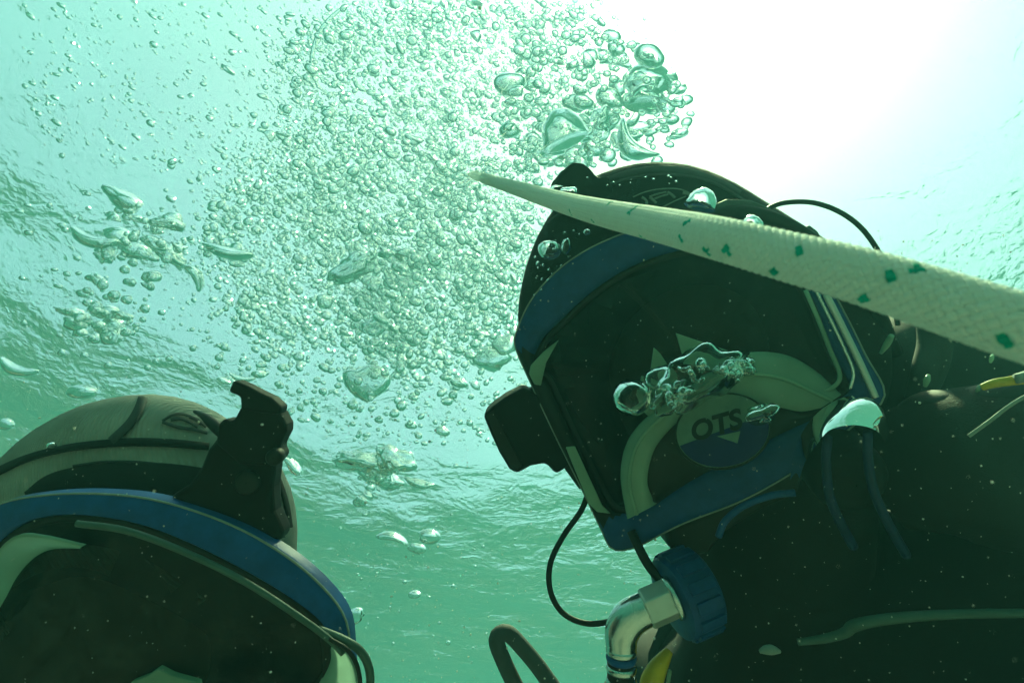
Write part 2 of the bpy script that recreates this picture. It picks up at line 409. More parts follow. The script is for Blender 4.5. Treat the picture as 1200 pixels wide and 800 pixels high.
# ---- the diver on the right ------------------------------------------------------------
pr_ = thing('person', P(1080, 1000, .5), 'diver in black suit and hood on the right, looking left', 'person', 'divers')
skin_body('suit', [(1230, 1150, .60, .15), (1120, 920, .50, .19), (1020, 770, .47, .17), (950, 640, .49, .115), (850, 470, .53, .085),
                   (1150, 620, .46, .135), (1420, 690, .42, .085), (1560, 900, .34, .045), (1600, 1020, .30, .04),
                   (800, 800, .60, .105), (720, 1010, .66, .06), (620, 1200, .6, .045),
                   (1330, 1500, .7, .10), (1050, 1500, .75, .10)],
          [(0, 1), (1, 2), (2, 3), (3, 4), (2, 5), (5, 6), (6, 7), (7, 8), (2, 9), (9, 10), (10, 11), (0, 12), (0, 13)], 1, M['neo_black'], pr_)
silR = [(606, 372), (611, 335), (626, 285), (645, 250), (668, 222), (700, 206), (735, 194), (775, 191), (812, 196), (850, 212), (890, 237), (930, 262), (968, 285),
        (1005, 325), (1032, 375), (1040, 440), (1025, 510), (985, 575), (920, 620), (840, 630), (760, 600), (690, 540), (640, 470), (612, 410)]
(HV, HF), hc = hood_geo(822, 408, .50, silR, .055, .10)
outerR = [(603, 405, .472), (606, 384, .470), (622, 350, .462), (650, 318, .452), (690, 290, .440), (745, 268, .428), (810, 256, .416), (870, 262, .404), (925, 285, .393),
          (966, 325, .382), (990, 365, .374), (1015, 415, .366), (1038, 464, .360), (1000, 500, .364), (940, 548, .376), (870, 588, .392), (800, 615, .408), (745, 642, .421), (717, 644, .430),
          (703, 618, .436), (680, 570, .445), (650, 510, .456), (622, 450, .467)]
innerR = [(624, 424, .464), (634, 398, .463), (657, 374, .454), (688, 345, .444), (727, 318, .433), (775, 298, .422), (830, 288, .411), (880, 292, .402), (922, 313, .393),
          (952, 350, .384), (966, 385, .378), (982, 425, .371), (996, 455, .368), (974, 472, .371), (925, 500, .380), (855, 537, .393), (795, 568, .406), (747, 597, .418), (730, 602, .424),
          (714, 596, .430), (692, 556, .440), (664, 500, .451), (640, 447, .462)]
lens_poly = [(810+(x-810)*.86, 440+(y-440)*.86) for x, y, d in innerR]
keep = []
cx, cy = project(np.array([HV[list(f)].mean(0) for f in HF])); ins_ = inside(lens_poly, cx, cy)
for f, i_ in zip(HF, ins_):
    if not (i_ and HV[list(f)].mean(0)[2] > hc[2]+.005): keep.append(f)
hoodR = part('hood', HV, keep, M['neo_black'], pr_)
hs = Surf(HV, HF)
# head in the hood, behind the dark glass
hfwd = unit((-.55, -.12, .8)); hup = unit(np.array((.12, .97, .1)))
hv, hf = head_geo(P(815, 425, .535), np.cross(hup, hfwd), hup, hfwd, .98)
part('face', hv, hf, M['skin'], pr_)
# hood seams and the printed oval with its lettering
strip('hood_seam', hs, [(640, 262), (700, 222), (765, 205), (830, 212), (880, 240)], 4, M['neo_dark'], hoodR)
strip('hood_panel', hs, [(712, 210, 6), (745, 202, 10), (790, 200, 12), (835, 210, 10), (868, 226, 6)], 12, M['neo_dark'], hoodR, lift=.0004)
for pts, w_ in (([(742, 231), (756, 225), (775, 221.5), (795, 221.5), (808, 226)], 1.6), ([(776, 243), (790, 236), (804, 230)], 1.6),
                ([(752, 231), (757, 235), (758, 240)], 3.4), ([(761, 231), (765, 234), (769, 238)], 3.4), ([(761, 230.5), (770, 227.5), (781, 225)], 2.2),
                ([(767, 233), (775, 230), (783, 228)], 2.2), ([(782, 225), (787, 228), (791, 232)], 3.2), ([(800, 226), (805, 227), (811, 229)], 3.6)):
    strip('hood_logo', hs, pts, w_, M['grey_print'], hoodR, lift=.0016, h=.0004, n=14)

mk = thing('full_face_mask', P(820, 470, .42), 'blue framed full face mask with dark lens worn by the diver on the right', 'diving mask', 'full face masks')
nR, cR, OR, IR, frR = build_mask(mk, outerR, innerR, .020, .012, .07, .93, 'blue_dark', [(585, 412), (645, 412), (735, 600), (708, 612), (690, 625), (590, 480)])
# highlights on the left lens edge, set in as pale strips; double rim on the right
prism('lens_highlight', [(622, 428), (637, 412), (655, 398), (640, 425), (634, 452), (626, 450), (620, 438)], .452, .004, M['frost'], mk, bevel=.0008)
prism('lens_highlight', [(663, 524), (674, 523), (706, 592), (716, 602), (700, 600), (690, 590)], .428, .003, M['frost'], mk, bevel=.0008)
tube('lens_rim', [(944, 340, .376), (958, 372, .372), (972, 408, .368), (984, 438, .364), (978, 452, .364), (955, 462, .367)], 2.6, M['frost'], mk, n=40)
tube('lens_rim', [(955, 338, .372), (972, 372, .368), (990, 410, .364), (1000, 436, .361), (996, 456, .361)], 2.0, M['steel'], mk, n=40)
tube('lens_rim', [(968, 345, .370), (988, 385, .366), (1010, 430, .361), (1026, 466, .357)], 4.0, M['alloy'], mk, n=40)
# lamp housing clamped to the front edge
lamp = prism('lamp_housing', [(566, 486), (577, 476), (592, 465), (614, 454), (640, 468), (668, 520), (668, 545), (652, 556), (640, 543), (622, 546), (606, 555), (597, 550), (585, 530), (575, 508)], .462, .045, M['plastic'], mk, bevel=.003)
prism('lamp_window', [(570, 487), (578, 480), (612, 545), (606, 551), (598, 546), (586, 526)], .4605, .004, M['rubber'], lamp, bevel=.0008)
prism('lamp_clamp', [(612, 458), (640, 450), (668, 500), (690, 560), (680, 575), (655, 540), (630, 500)], .470, .02, M['rubber'], mk, bevel=.002)
# regulator pod: frosted arch rising out of the chin, dark front, round badge
oarc = [(735, 608, .405), (727, 560, .404), (733, 522, .400), (752, 494, .397), (785, 468, .394), (815, 440, .390), (850, 420, .386), (888, 412, .381), (925, 417, .377), (958, 436, .372), (986, 462, .366)]
iarc = [(766, 592, .400), (757, 565, .395), (764, 530, .391), (782, 505, .388), (804, 486, .385), (830, 474, .381), (858, 470, .378), (886, 472, .374), (912, 477, .371), (938, 482, .368), (962, 478, .366)]
So = spline(PP(oarc), 70); Si = spline(PP(iarc), 70)
V, Fs = loft([So-nR*.008, So, So+(Si-So)*.12+nR*.004, So+(Si-So)*.5+nR*.0055, So+(Si-So)*.88+nR*.003, Si, Si-nR*.012])
pod = part('regulator_pod', V, Fs, M['frost'], mk)
t1 = spline(np.array(So+(Si-So)*.45+nR*.006), 60); V, Fs = tube_geo(t1, .0013, 8); part('pod_rib', V, Fs, M['frost'], pod)
cen = spline(PP([(768, 592, .415), (800, 575, .408), (840, 555, .400), (875, 538, .394), (910, 518, .386), (940, 502, .380), (964, 488, .375)]), 70)
V, Fs = loft([Si-nR*.004, Si+(cen-Si)*.25+nR*.002, Si+(cen-Si)*.6+nR*.002, cen])
part('regulator_cover', V, Fs, M['rubber'], pod)
bx, by, bd = unit((1, .36, .30)), None, None
bz = unit(nR*.9+np.array((.0, .25, .35))); bx = unit(bx-bz*bx.dot(bz)); by = np.cross(bz, bx)
bo = P(846, 504, .368)
disc = lambda r0, r1, h0, seg=48, a0=0, a1=2*math.pi, ry=.74: [bo+bz*h0+bx*r*math.cos(a)+by*r*ry*math.sin(a) for r in (r0, r1) for a in np.linspace(a0, a1, seg)]
def badge(name, r, ry, h, mat, par, a0=0., a1=2*math.pi, thick=.002, off=(0, 0)):
    a = np.linspace(a0, a1, 48, endpoint=abs(a1-a0) < 6.2); o2 = bo+bx*off[0]+by*off[1]
    top = np.array([o2+bz*h+bx*r*math.cos(t_)+by*r*ry*math.sin(t_) for t_ in a]); bot = top-bz*thick; n = len(a)
    return part(name, np.vstack([top, bot]), [tuple(range(n)), tuple(range(2*n-1, n-1, -1))]+[(i, (i+1) % n, n+(i+1) % n, n+i) for i in range(n)], mat, par, smooth=False, bevel=.0003)
bdg = badge('badge', .0275, .80, .0, M['pale_print'], pod, thick=.006)
badge('badge_rim', .0290, .80, -.0015, M['rubber'], pod, thick=.006)
badge('badge_base', .0272, .80, .0006, M['navy'], bdg, a0=R(186), a1=R(366), thick=.001)
V, Fs = text_geo('OTS', bo+bz*.0009+by*.0032-bx*.0035, bx, by, bz, .0165, .0003); part('badge_lettering', V, Fs, M['black_print'], bdg, smooth=False)
tri = np.array([bo+bz*h+bx*x+by*y for h in (.0016, .0008) for x, y in ((-.004, -.0028), (.010, -.0035), (.006, -.010))])
part('badge_arrow', tri, [(0, 1, 2), (5, 4, 3), (0, 3, 4, 1), (1, 4, 5, 2), (2, 5, 3, 0)], M['pale_print'], bdg, smooth=False)
# thin frosted flaps of the nose cup seen through the glass
prism('nose_flap', [(795, 390), (830, 403), (866, 416), (850, 428), (822, 425), (803, 418)], .384, .002, M['frost'], mk, bevel=.0004, tilt=(.3, 0))
prism('nose_flap', [(767, 407), (774, 414), (790, 440), (784, 452), (768, 458), (762, 445)], .392, .002, M['frost'], mk, bevel=.0004, tilt=(.3, 0))
prism('nose_flap', [(752, 440), (768, 446), (776, 470), (765, 492), (756, 484), (748, 462)], .394, .002, M['frost'], mk, bevel=.0004)
# exhaust valve at the cheek: silvery air caught under the rim, dark cap, blue ribs
ob = [(926, 562, .356), (929, 535, .356), (941, 505, .352), (962, 480, .345), (990, 465, .343), (1018, 466, .342), (1036, 481, .342), (1043, 505, .343)]
ib = [(937, 560, .335), (944, 540, .322), (957, 521, .314), (972, 504, .318), (995, 498, .315), (1016, 500, .316), (1030, 507, .322), (1037, 519, .332)]
So = spline(PP(ob), 60); Si = spline(PP(ib), 60)
up_ = np.array((0, 1, .4)); rows_ = []
for k in np.linspace(0, 1, 14):
    b_ = math.sin(k*math.pi)*.0035
    wob = .0005*np.sin(np.linspace(0, 19, 60)+k*5)[:, None]*math.sin(k*math.pi)
    rows_.append(So+(Si-So)*k+up_*(b_+wob))
V, Fs = loft(rows_); valve = part('exhaust_valve_rim', V, Fs, M['mirror'], mk)
c0 = P(992, 556, .356)
V, Fs = lathe([(.0005, .013), (.008, .0128), (.014, .0115), (.0185, .009), (.021, .005), (.022, -.002), (.022, -.02)], c0, (-.1, -.28, .95), 40)
part('exhaust_valve_cap', V, Fs, M['plastic'], valve)
for a_ in ([(970, 512, .327), (968, 540, .334), (972, 580, .335), (985, 612, .345), (1000, 640, .36)], [(1017, 506, .322), (1017, 535, .330), (1024, 575, .333), (1042, 615, .345), (1062, 650, .36)]):
    tube('valve_rib', a_, 5.5, M['blue_deep'], valve, n=30, segs=10)
tube('cheek_trim', [(842, 628, .378), (850, 610, .374), (872, 592, .368), (905, 580, .362), (932, 577, .358)], 4.2, M['blue_dark'], mk, n=30, segs=10)
prism('cheek_cover', [(780, 618), (830, 600), (880, 575), (930, 545), (945, 555), (935, 580), (890, 600), (850, 625), (830, 650), (800, 655), (782, 640)], .415, .05, M['rubber'], mk, bevel=.004)
# straps and buckle over the hood, mount on the brow
prism('strap_buckle', [(836, 240), (852, 233), (880, 234), (903, 243), (915, 254), (924, 263), (931, 258), (941, 268), (949, 263), (959, 271), (966, 283), (945, 292), (900, 285), (850, 265)], .425, .02, M['strapdark'], mk, bevel=.0015)
tube('strap', [(800, 262, .43), (850, 250, .427), (890, 252, .425), (930, 268, .424), (975, 300, .43), (1020, 350, .46), (1050, 420, .50)], 9, M['rubber'], mk, n=50, segs=10)
prism('brow_mount', [(646, 214), (658, 200), (672, 189), (684, 191), (692, 197), (700, 207), (714, 206), (720, 225), (700, 245), (660, 250), (648, 235)], .47, .03, M['plastic'], mk, bevel=.0025)

# cables and breathing hose of the right diver
c_ = thing('cable', P(700, 735, .42), 'thin black cable looping below the dark box on the right mask', 'cable', 'thin black cables')
tube('cable_sheath', [(690, 575, .455), (681, 598, .445), (660, 628, .43), (645, 660, .42), (645, 692, .415), (660, 718, .412), (688, 730, .41), (720, 726, .408), (750, 710, .405), (775, 692, .402), (792, 684, .40)], 3.4, M['rubber'], c_, n=120, segs=10)
c_ = thing('cable', P(1030, 292, .45), 'thin black cable arching against the bright surface behind the right hood', 'cable', 'thin black cables')
tube('cable_sheath', [(885, 258, .44), (903, 243, .44), (925, 237, .442), (955, 238, .445), (985, 249, .448), (1010, 268, .45), (1030, 296, .452), (1045, 330, .46), (1052, 380, .48)], 3.0, M['rubber'], c_, n=100, segs=10)
c_ = thing('strap', P(775, 690, .40), 'short black strap hanging from the chin of the right mask', 'strap')
tube('strap_web', [(740, 622, .415), (748, 640, .41), (760, 662, .405), (778, 684, .40), (790, 694, .40)], 5.5, M['rubber'], c_, n=40, segs=10)
hz = thing('breathing_hose', P(725, 800, .39), 'silver elbow and dark hose with ribbed blue collar under the right mask', 'hose')
ax = unit(P(850, 668, .40)-P(790, 694, .39))
V, Fs = lathe([(.0005, -.014), (.020, -.014), (.0262, -.0125), (.0272, -.010), (.0272, .009), (.0255, .0115), (.02, .0125), (.0005, .0125)], P(806, 694, .40), ax, 64)
collar = part('collar', V, Fs, M['blue_dark'], hz, sharp=40)
a_ = unit(np.cross(ax, (.3, .9, .2))); b_ = np.cross(ax, a_)
for k in range(14):
    t_ = 2*math.pi*k/14; e = a_*math.cos(t_)+b_*math.sin(t_); f_ = np.cross(ax, e); o_ = P(806, 694, .40)+e*.0275
    V = [o_+ax*sx*.0090+f_*sy*.0038+e*sz*.0016 for sx in (-1, 1) for sy in (-1, 1) for sz in (-1, 1)]
    part('collar_ridge', V, [(0, 1, 3, 2), (4, 6, 7, 5), (0, 4, 5, 1), (2, 3, 7, 6), (0, 2, 6, 4), (1, 5, 7, 3)], M['blue_dark'], collar, smooth=False, bevel=.0006)
tube('elbow', [(790, 700, .392, 21), (772, 708, .39, 20), (755, 714, .389, 20), (738, 724, .388, 21), (729, 740, .388, 20), (728, 756, .388, 18), (728, 762, .388, 18)], 20, M['steel'], hz, n=60, segs=28)
V, Fs = lathe([(.0005, -.0095), (.0125, -.0095), (.0132, -.008), (.0132, .008), (.0125, .0095), (.0005, .0095)], P(772, 707, .388), unit(P(800, 694, .39)-P(755, 714, .389)), 6)
part('swivel_nut', V, Fs, M['alloy'], hz, smooth=False, bevel=.0008)
V, Fs = lathe([(.0005, -.002), (.014, -.002), (.0145, 0), (.014, .002), (.0005, .002)], P(789, 700, .389), unit(P(800, 694, .39)-P(755, 714, .389)), 32)
part('washer', V, Fs, M['steel'], hz)
tube('hose', [(728, 756, .388), (727, 780, .387), (728, 820, .387), (735, 880, .39), (760, 960, .42)], 15.5, M['rubber'], hz, n=60, segs=20)
for y_, mt in ((762, 'steel'), (770, 'blue'), (782, 'steel'), (797, 'steel')):
    V, Fs = lathe([(.0080, -.0022), (.0094, -.0022), (.0100, 0), (.0094, .0022), (.0080, .0022)], P(728, y_, .3875), (0.02, 1, 0), 32)
    part('hose_band', V, Fs, M[mt], hz)
lp = thing('hose_loop', P(620, 820, .55), 'dark rubber hose loop standing at the bottom edge left of the right diver', 'hose')
tube('hose', [(632, 860, .56), (610, 815, .555), (592, 778, .55), (582, 752, .548), (586, 742, .548), (596, 742, .55), (612, 758, .556), (634, 785, .565), (664, 830, .58), (680, 870, .60)], 9.5, M['neo_dark'], lp, n=90, segs=18)
yl = thing('mouthpiece', P(770, 800, .40), 'yellow plastic tip poking out beside the silver elbow', 'diving gear')
tube('tip', [(784, 762, .405, 5), (776, 774, .402, 9), (768, 788, .40, 12), (762, 805, .40, 13), (760, 830, .40, 12)], 10, M['yellow'], yl, n=30, segs=20)
tube('edge', [(785, 785, .396), (783, 800, .396), (783, 815, .396)], 2.4, M['frost'], yl, n=16, segs=8)
ch = thing('chest_hose', P(1060, 735, .34), 'thin grey green hose crossing the black suit at the lower right', 'hose')
tube('hose', [(935, 752, .352, 4), (965, 748, .35, 5), (990, 741, .347, 6), (1000, 733, .344, 7), (1025, 727, .342, 6.5), (1070, 722, .341, 6), (1130, 719, .342, 5.5), (1200, 718, .345, 5)], 6, M['palehose'], ch, n=60, segs=14)
pl = thing('toggle', P(903, 761, .35), 'small pale oval toggle on the black suit near the bottom', 'toggle')
tube('toggle_body', [(890, 763, .35, 2), (897, 761, .349, 5), (905, 761, .349, 5.5), (914, 763, .35, 2)], 5, M['strapgrey'], pl, n=20, segs=12)
vst = thing('harness', P(1150, 480, .42), 'black harness with yellow and white webbing on the right diver\'s shoulder', 'harness')
tube('vest_collar', [(985, 560, .52, 60), (1030, 480, .53, 80), (1090, 432, .55, 74), (1160, 440, .56, 72), (1260, 470, .56, 80), (1400, 520, .56, 95)], 80, M['neo_black'], vst, n=60, segs=24)
tube('vest_collar', [(1040, 560, .44, 60), (1100, 545, .42, 82), (1160, 545, .41, 95), (1260, 560, .40, 110), (1400, 640, .40, 115)], 80, M['neo_black'], vst, n=60, segs=24)
tube('shoulder_pad', [(1060, 520, .44, 30), (1090, 495, .42, 36), (1130, 495, .41, 38), (1180, 480, .40, 36), (1260, 460, .40, 34)], 34, M['rubber'], vst, n=50, segs=20)
tube('webbing', [(1150, 454, .37, 4), (1165, 449, .366, 5.5), (1185, 446, .362, 6), (1203, 443, .36, 7)], 5, M['yellow'], vst, n=30, segs=8)
tube('webbing', [(1190, 444, .358, 6), (1215, 438, .356, 7), (1260, 428, .35, 7)], 6, M['strapgrey'], vst, n=20, segs=8)
tube('pull_cord', [(1135, 511, .355), (1160, 493, .35), (1182, 476, .347), (1204, 463, .345), (1250, 440, .34)], 2.2, M['strapgrey'], vst, n=40, segs=8)
for x, y, s_ in ((1086, 446, 6), (1146, 456, 4), (1162, 420, 4)):
    tube('clip', [(x-s_*.3, y+s_, .40, s_*.4), (x, y, .397, s_*.6), (x+s_*.3, y-s_, .40, s_*.4)], 5, M['frost'], vst, n=16, segs=10)
tube('clip', [(1032, 414, .42, 2), (1040, 402, .415, 4), (1045, 393, .41, 3)], 5, M['frost'], vst, n=16, segs=10)
tube('air_hose', [(1075, 470, .45, 14), (1088, 435, .45, 18), (1095, 405, .455, 18), (1092, 380, .46, 16), (1085, 340, .47, 14)], 16, M['neo_dark'], vst, n=40, segs=16)

# ---- the diver on the left -------------------------------------------------------------
p2 = thing('person', P(120, 1100, .36), 'diver in a grey hood at the lower left, only the head in view', 'person', 'divers')
skin_body('suit', [(60, 1900, .62, .15), (80, 1500, .52, .15), (95, 1300, .47, .12), (110, 1050, .43, .07), (150, 780, .40, .07),
                   (-330, 1420, .45, .07), (-520, 1800, .42, .05), (-560, 2150, .36, .04), (520, 1420, .55, .07), (640, 1800, .6, .05), (620, 2150, .55, .04)],
          [(0, 1), (1, 2), (2, 3), (3, 4), (2, 5), (5, 6), (6, 7), (2, 8), (8, 9), (9, 10)], 1, M['neo_black'], p2)
silL = [(-75, 660), (-40, 588), (0, 547), (32, 513), (65, 489), (110, 470), (165, 461), (210, 465), (252, 482), (296, 515), (328, 545), (345, 595), (345, 650), (322, 740),
        (310, 850), (290, 960), (240, 1040), (120, 1050), (0, 1000), (-60, 900), (-85, 780)]
(HV, HF), hc = hood_geo(150, 760, .385, silL, .060, .04)
outerL = [(-78, 660, .318), (-45, 616, .312), (0, 589, .307), (52, 579, .303), (110, 577, .300), (170, 582, .298), (232, 598, .297), (292, 623, .296), (346, 657, .296), (386, 694, .297), (406, 725, .298), (411, 760, .30),
          (412, 820, .302), (395, 900, .304), (340, 970, .305), (250, 1015, .304), (150, 1030, .304), (40, 1010, .306), (-50, 940, .31), (-95, 840, .315), (-100, 740, .318)]
innerL = [(-42, 675, .308), (-12, 645, .303), (22, 617, .300), (62, 605, .297), (112, 606, .294), (168, 617, .292), (226, 640, .290), (282, 668, .289), (330, 696, .289), (368, 723, .290), (384, 745, .291), (388, 775, .292),
          (385, 820, .294), (365, 885, .296), (318, 940, .297), (240, 980, .297), (150, 992, .297), (55, 975, .299), (-20, 915, .302), (-58, 830, .306), (-60, 745, .309)]
lp_ = [(150+(x-150)*.75, 800+(y-800)*.75) for x, y, d in innerL]
cx, cy = project(np.array([HV[list(f)].mean(0) for f in HF])); ins_ = inside(lp_, cx, cy)
hoodL = part('hood', HV, [f for f, i_ in zip(HF, ins_) if not (i_ and HV[list(f)].mean(0)[2] > hc[2]+.005)], M['neo_grey'], p2)
hs2 = Surf(HV, HF)
hfwd = unit((.12, -.25, .95)); hup = unit((-.05, .97, .25))
hv, hf = head_geo(P(150, 790, .41), np.cross(hup, hfwd), hup, hfwd, .95); part('face', hv, hf, M['skin'], p2)
strip('hood_seam', hs2, [(168, 464), (162, 480), (152, 496), (140, 508), (130, 517)], 11, M['neo_dark'], hoodL, h=.002)
strip('hood_seam', hs2, [(-30, 572, 10), (0, 551, 10), (40, 534, 9), (90, 523, 9), (150, 518, 10), (200, 519, 10), (245, 523, 9)], 10, M['neo_black'], hoodL)
strip('hood_seam', hs2, [(85, 546), (120, 541), (160, 541), (200, 545)], 3, M['neo_dark'], hoodL, lift=.0005, h=.0005)
strip('hood_face_band', hs2, [(30, 580, 8), (60, 566, 22), (100, 562, 34), (150, 562, 42), (200, 566, 46), (250, 575, 50)], 30, M['neo_black'], hoodL, lift=.0006)
strip('hood_seam', hs2, [(318, 545), (328, 566), (336, 592), (340, 618)], 7, M['neo_black'], hoodL)
strip('hood_seam', hs2, [(316, 585), (325, 606), (332, 630)], 5, M['neo_dark'], hoodL)
for pts, w_ in (([(190, 493), (205, 485), (222, 487), (236, 497)], 3), ([(190, 494), (208, 500), (226, 503), (243, 507)], 4), ([(200, 492), (210, 490), (222, 494), (232, 500)], 4), ([(222, 488), (232, 492), (242, 500)], 4)):
    strip('hood_logo', hs2, pts, w_, M['neo_dark'], hoodL, lift=.0012, h=.0003, n=14)
tube('hood_tab', [(228, 482, .352, 2), (238, 487, .345, 4), (250, 497, .34, 7), (262, 508, .335, 7)], 5, M['rubber'], hoodL, n=20, segs=10)

m2 = thing('full_face_mask', P(150, 800, .30), 'blue framed full face mask with dark lens and bracket on the grey hooded diver', 'diving mask', 'full face masks')
nL, cL, OL, IL, frL = build_mask(m2, outerL, innerL, .008, .010, .045, .70, back=P(150, 770, .365), fun=.5)
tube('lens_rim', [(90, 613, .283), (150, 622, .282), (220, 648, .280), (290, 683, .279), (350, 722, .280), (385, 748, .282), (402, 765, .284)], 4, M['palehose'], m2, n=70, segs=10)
def corner(outer, inner, d0, d1, par, n=40):  # sky reflection at the lens side, shaped as a pale wedge
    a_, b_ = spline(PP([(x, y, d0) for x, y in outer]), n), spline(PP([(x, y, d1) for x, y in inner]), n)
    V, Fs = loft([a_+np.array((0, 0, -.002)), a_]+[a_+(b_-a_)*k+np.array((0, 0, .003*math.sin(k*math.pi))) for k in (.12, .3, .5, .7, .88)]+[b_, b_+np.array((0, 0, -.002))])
    return part('lens_highlight', V, Fs, M['frost'], par)
corner([(-30, 700), (-4, 648), (20, 627), (50, 628), (98, 639)], [(-22, 745), (4, 700), (26, 668), (56, 646), (99, 641)], .284, .300, m2)  # sky reflection wedge, left side of the lens
corner([(392, 750), (408, 766), (417, 790), (416, 820), (400, 860)], [(388, 760), (384, 776), (370, 798), (352, 826), (330, 862)], .284, .298, m2)  # sky reflection wedge, right side of the lens
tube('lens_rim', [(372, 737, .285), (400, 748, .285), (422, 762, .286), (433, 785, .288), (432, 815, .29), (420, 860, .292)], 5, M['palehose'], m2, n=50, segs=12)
tube('lens_rim', [(386, 748, .281), (408, 762, .281), (420, 785, .283), (421, 815, .285), (410, 850, .288)], 2.6, M['rubber'], m2, n=50, segs=10)
prism('nose_flap', [(152, 800), (172, 792), (185, 783), (200, 791), (232, 800), (236, 830), (185, 850), (150, 826)], .283, .004, M['frost'], m2, bevel=.0006)
br = prism('bracket_base', [(196, 583), (218, 569), (234, 548), (243, 526), (256, 510), (300, 505), (322, 545), (318, 572), (320, 600), (332, 626), (324, 638), (296, 626), (250, 608)], .302, .014, M['plastic'], m2, bevel=.003)
prism('bracket_arm', [(255, 497), (262, 490), (272, 494), (281, 478), (290, 470), (318, 474), (328, 484), (335, 497), (335, 506), (326, 524), (331, 533), (327, 541), (318, 546), (280, 545), (252, 520)], .299, .012, M['plastic'], br, bevel=.002)
prism('bracket_clip', [(267, 459), (273, 445), (290, 452), (305, 460), (318, 466), (330, 477), (327, 486), (305, 484), (282, 480), (281, 465)], .2975, .010, M['plastic'], br, bevel=.0015)
V, Fs = lathe([(.0004, .003), (.003, .003), (.0042, .0015), (.0042, -.004)], P(322, 535, .297), (.1, .0, 1), 20); part('bracket_screw', V, Fs, M['rubber'], br)
V, Fs = lathe([(.0004, .002), (.005, .002), (.0062, .001), (.0062, -.004)], P(290, 565, .300), (.1, .0, 1), 24); part('bracket_screw', V, Fs, M['rubber'], br)

# ------------------------------------------------------------------ rope running up past the right diver
rp = [(1500, 468, .074), (1350, 428, .083), (1200, 384, .092), (1100, 352, .101), (1000, 321, .113), (920, 300, .127), (840, 279, .146), (770, 263, .183), (700, 248, .24), (650, 234.5, .32), (590, 216, .50), (557, 206, .72), (553.5, 205, 1.0), (552.5, 204.6, 1.5), (552, 204.4, 2.2), (551.8, 204.3, 3.0)]
RR = .0050
cr_ = spline(PP(rp), 6000)
dd = -cr_[:, 2]; keepi = [0]; acc = 0
step = np.linalg.norm(np.diff(cr_, axis=0), axis=1)
for i in range(1, len(cr_)):
    acc += step[i-1]
    if acc >= max(.00028, .0012*dd[i]): keepi.append(i); acc = 0
fine = cr_[keepi]
s_ = np.r_[0, np.cumsum(np.linalg.norm(np.diff(fine, axis=0), axis=1))]
T, A, B = frames(fine); sg = 40; th = np.linspace(0, 2*math.pi, sg, endpoint=False)
NEAR = s_[np.argmax(-fine[:, 2] > .62)]                     # the braid is built strand by strand up to here
r_ = RR-np.where(s_ < NEAR, .0022, np.clip(.0022-(s_-NEAR)*.05, 0, 1))
V = fine[:, None]+r_[:, None, None]*(np.cos(th)[None, :, None]*A[:, None]+np.sin(th)[None, :, None]*B[:, None])
n_ = len(fine); I = np.arange(n_*sg).reshape(n_, sg)
Fq = np.stack([I[:-1], np.roll(I, -1, 1)[:-1], np.roll(I, -1, 1)[1:], I[1:]], -1).reshape(-1, 4)
V = V.reshape(-1, 3)
ss = np.arange(0, NEAR+.004, .00034); ip = lambda M_: np.stack([np.interp(ss, s_, M_[:, k]) for k in range(3)], -1)
Cn, An, Bn, Tn = ip(fine), ip(A), ip(B), ip(T); NS = 15; kk = 2*math.pi/.030
cross = [(math.cos(t_), math.sin(t_)) for t_ in np.linspace(0, 2*math.pi, 6, endpoint=False)]
SV, SF, SC, off = [], [], [], len(V)
for dr in (1, -1):
    for i in range(NS):
        al = 2*math.pi*i/NS+dr*kk*ss; rad = RR-.00022+dr*.00022*np.cos(NS*kk*ss+i*0)
        er = np.cos(al)[:, None]*An+np.sin(al)[:, None]*Bn; et = -np.sin(al)[:, None]*An+np.cos(al)[:, None]*Bn
        dirv = Tn+dr*kk*RR*et; dirv /= np.linalg.norm(dirv, axis=1)[:, None]; side = np.cross(er, dirv)
        c_s = Cn+rad[:, None]*er
        ring = np.stack([c_s+side*(.00072*cx_)+er*(.00034*cy_) for cx_, cy_ in cross], 1)
        m_ = len(ss); J = np.arange(m_*6).reshape(m_, 6)+off; off += m_*6
        SV.append(ring.reshape(-1, 3)); SF.append(np.stack([J[:-1], np.roll(J, -1, 1)[:-1], np.roll(J, -1, 1)[1:], J[1:]], -1).reshape(-1, 4))
        SC.append(np.repeat(c_s[:-1], 6, 0))
nb = len(Fq)
V = np.vstack([V]+SV); Fq = np.vstack([Fq]+SF)
rb = P(1200, 384, .092)
mi = np.zeros(len(Fq), np.int32)
fc = np.vstack([V[Fq[:nb]].mean(1)]+SC); fx, fy = project(fc)          # colour goes by yarn, so every quad takes its strand's centre
ax_i = np.array([0])
near_c = lambda p: fine[np.argmin(((fine-p)**2).sum(1))]
def fleck(p, ls):
    c = near_c(p); t_ = T[np.argmin(((fine-p)**2).sum(1))]; q = fc-p
    mi[(np.einsum('ij,ij->i', q, q) < ls*ls)] = 1
for x, y in ((1178, 398), (1080, 313), (1043, 324), (1015, 347), (935, 296), (910, 318), (847, 296), (862, 274), (796, 283), (808, 262), (757, 268), (772, 250), (725, 262), (738, 245), (700, 257), (672, 247)):
    k = np.argmin(np.where(np.arange(len(fc)) >= nb, (fx-x)**2+(fy-y)**2+((-fc[:, 2]-near_c(fc[np.argmin((fx-x)**2+(fy-y)**2)])[2]*-1+.0045)*2e4)**2*.02, 1e9)); p = fc[k]
    fleck(p, .00125); fleck(2*near_c(p)-p, .00125)
m_rope = frosted('white_rope_fibre', (.97, .98, .98), .55, .7, 500., .95)
m_teal = frosted('teal_tracer_fibre', (.02, .62, .52), .45, .7, 900., .7)
me = mesh_np('rope', V-rb, Fq, m_rope); me.materials.append(m_teal); me.polygons.foreach_set('material_index', mi); me.update()
ro = link_mesh('rope', me); ro.matrix_world = CM @ Matrix.Translation(tuple(rb))
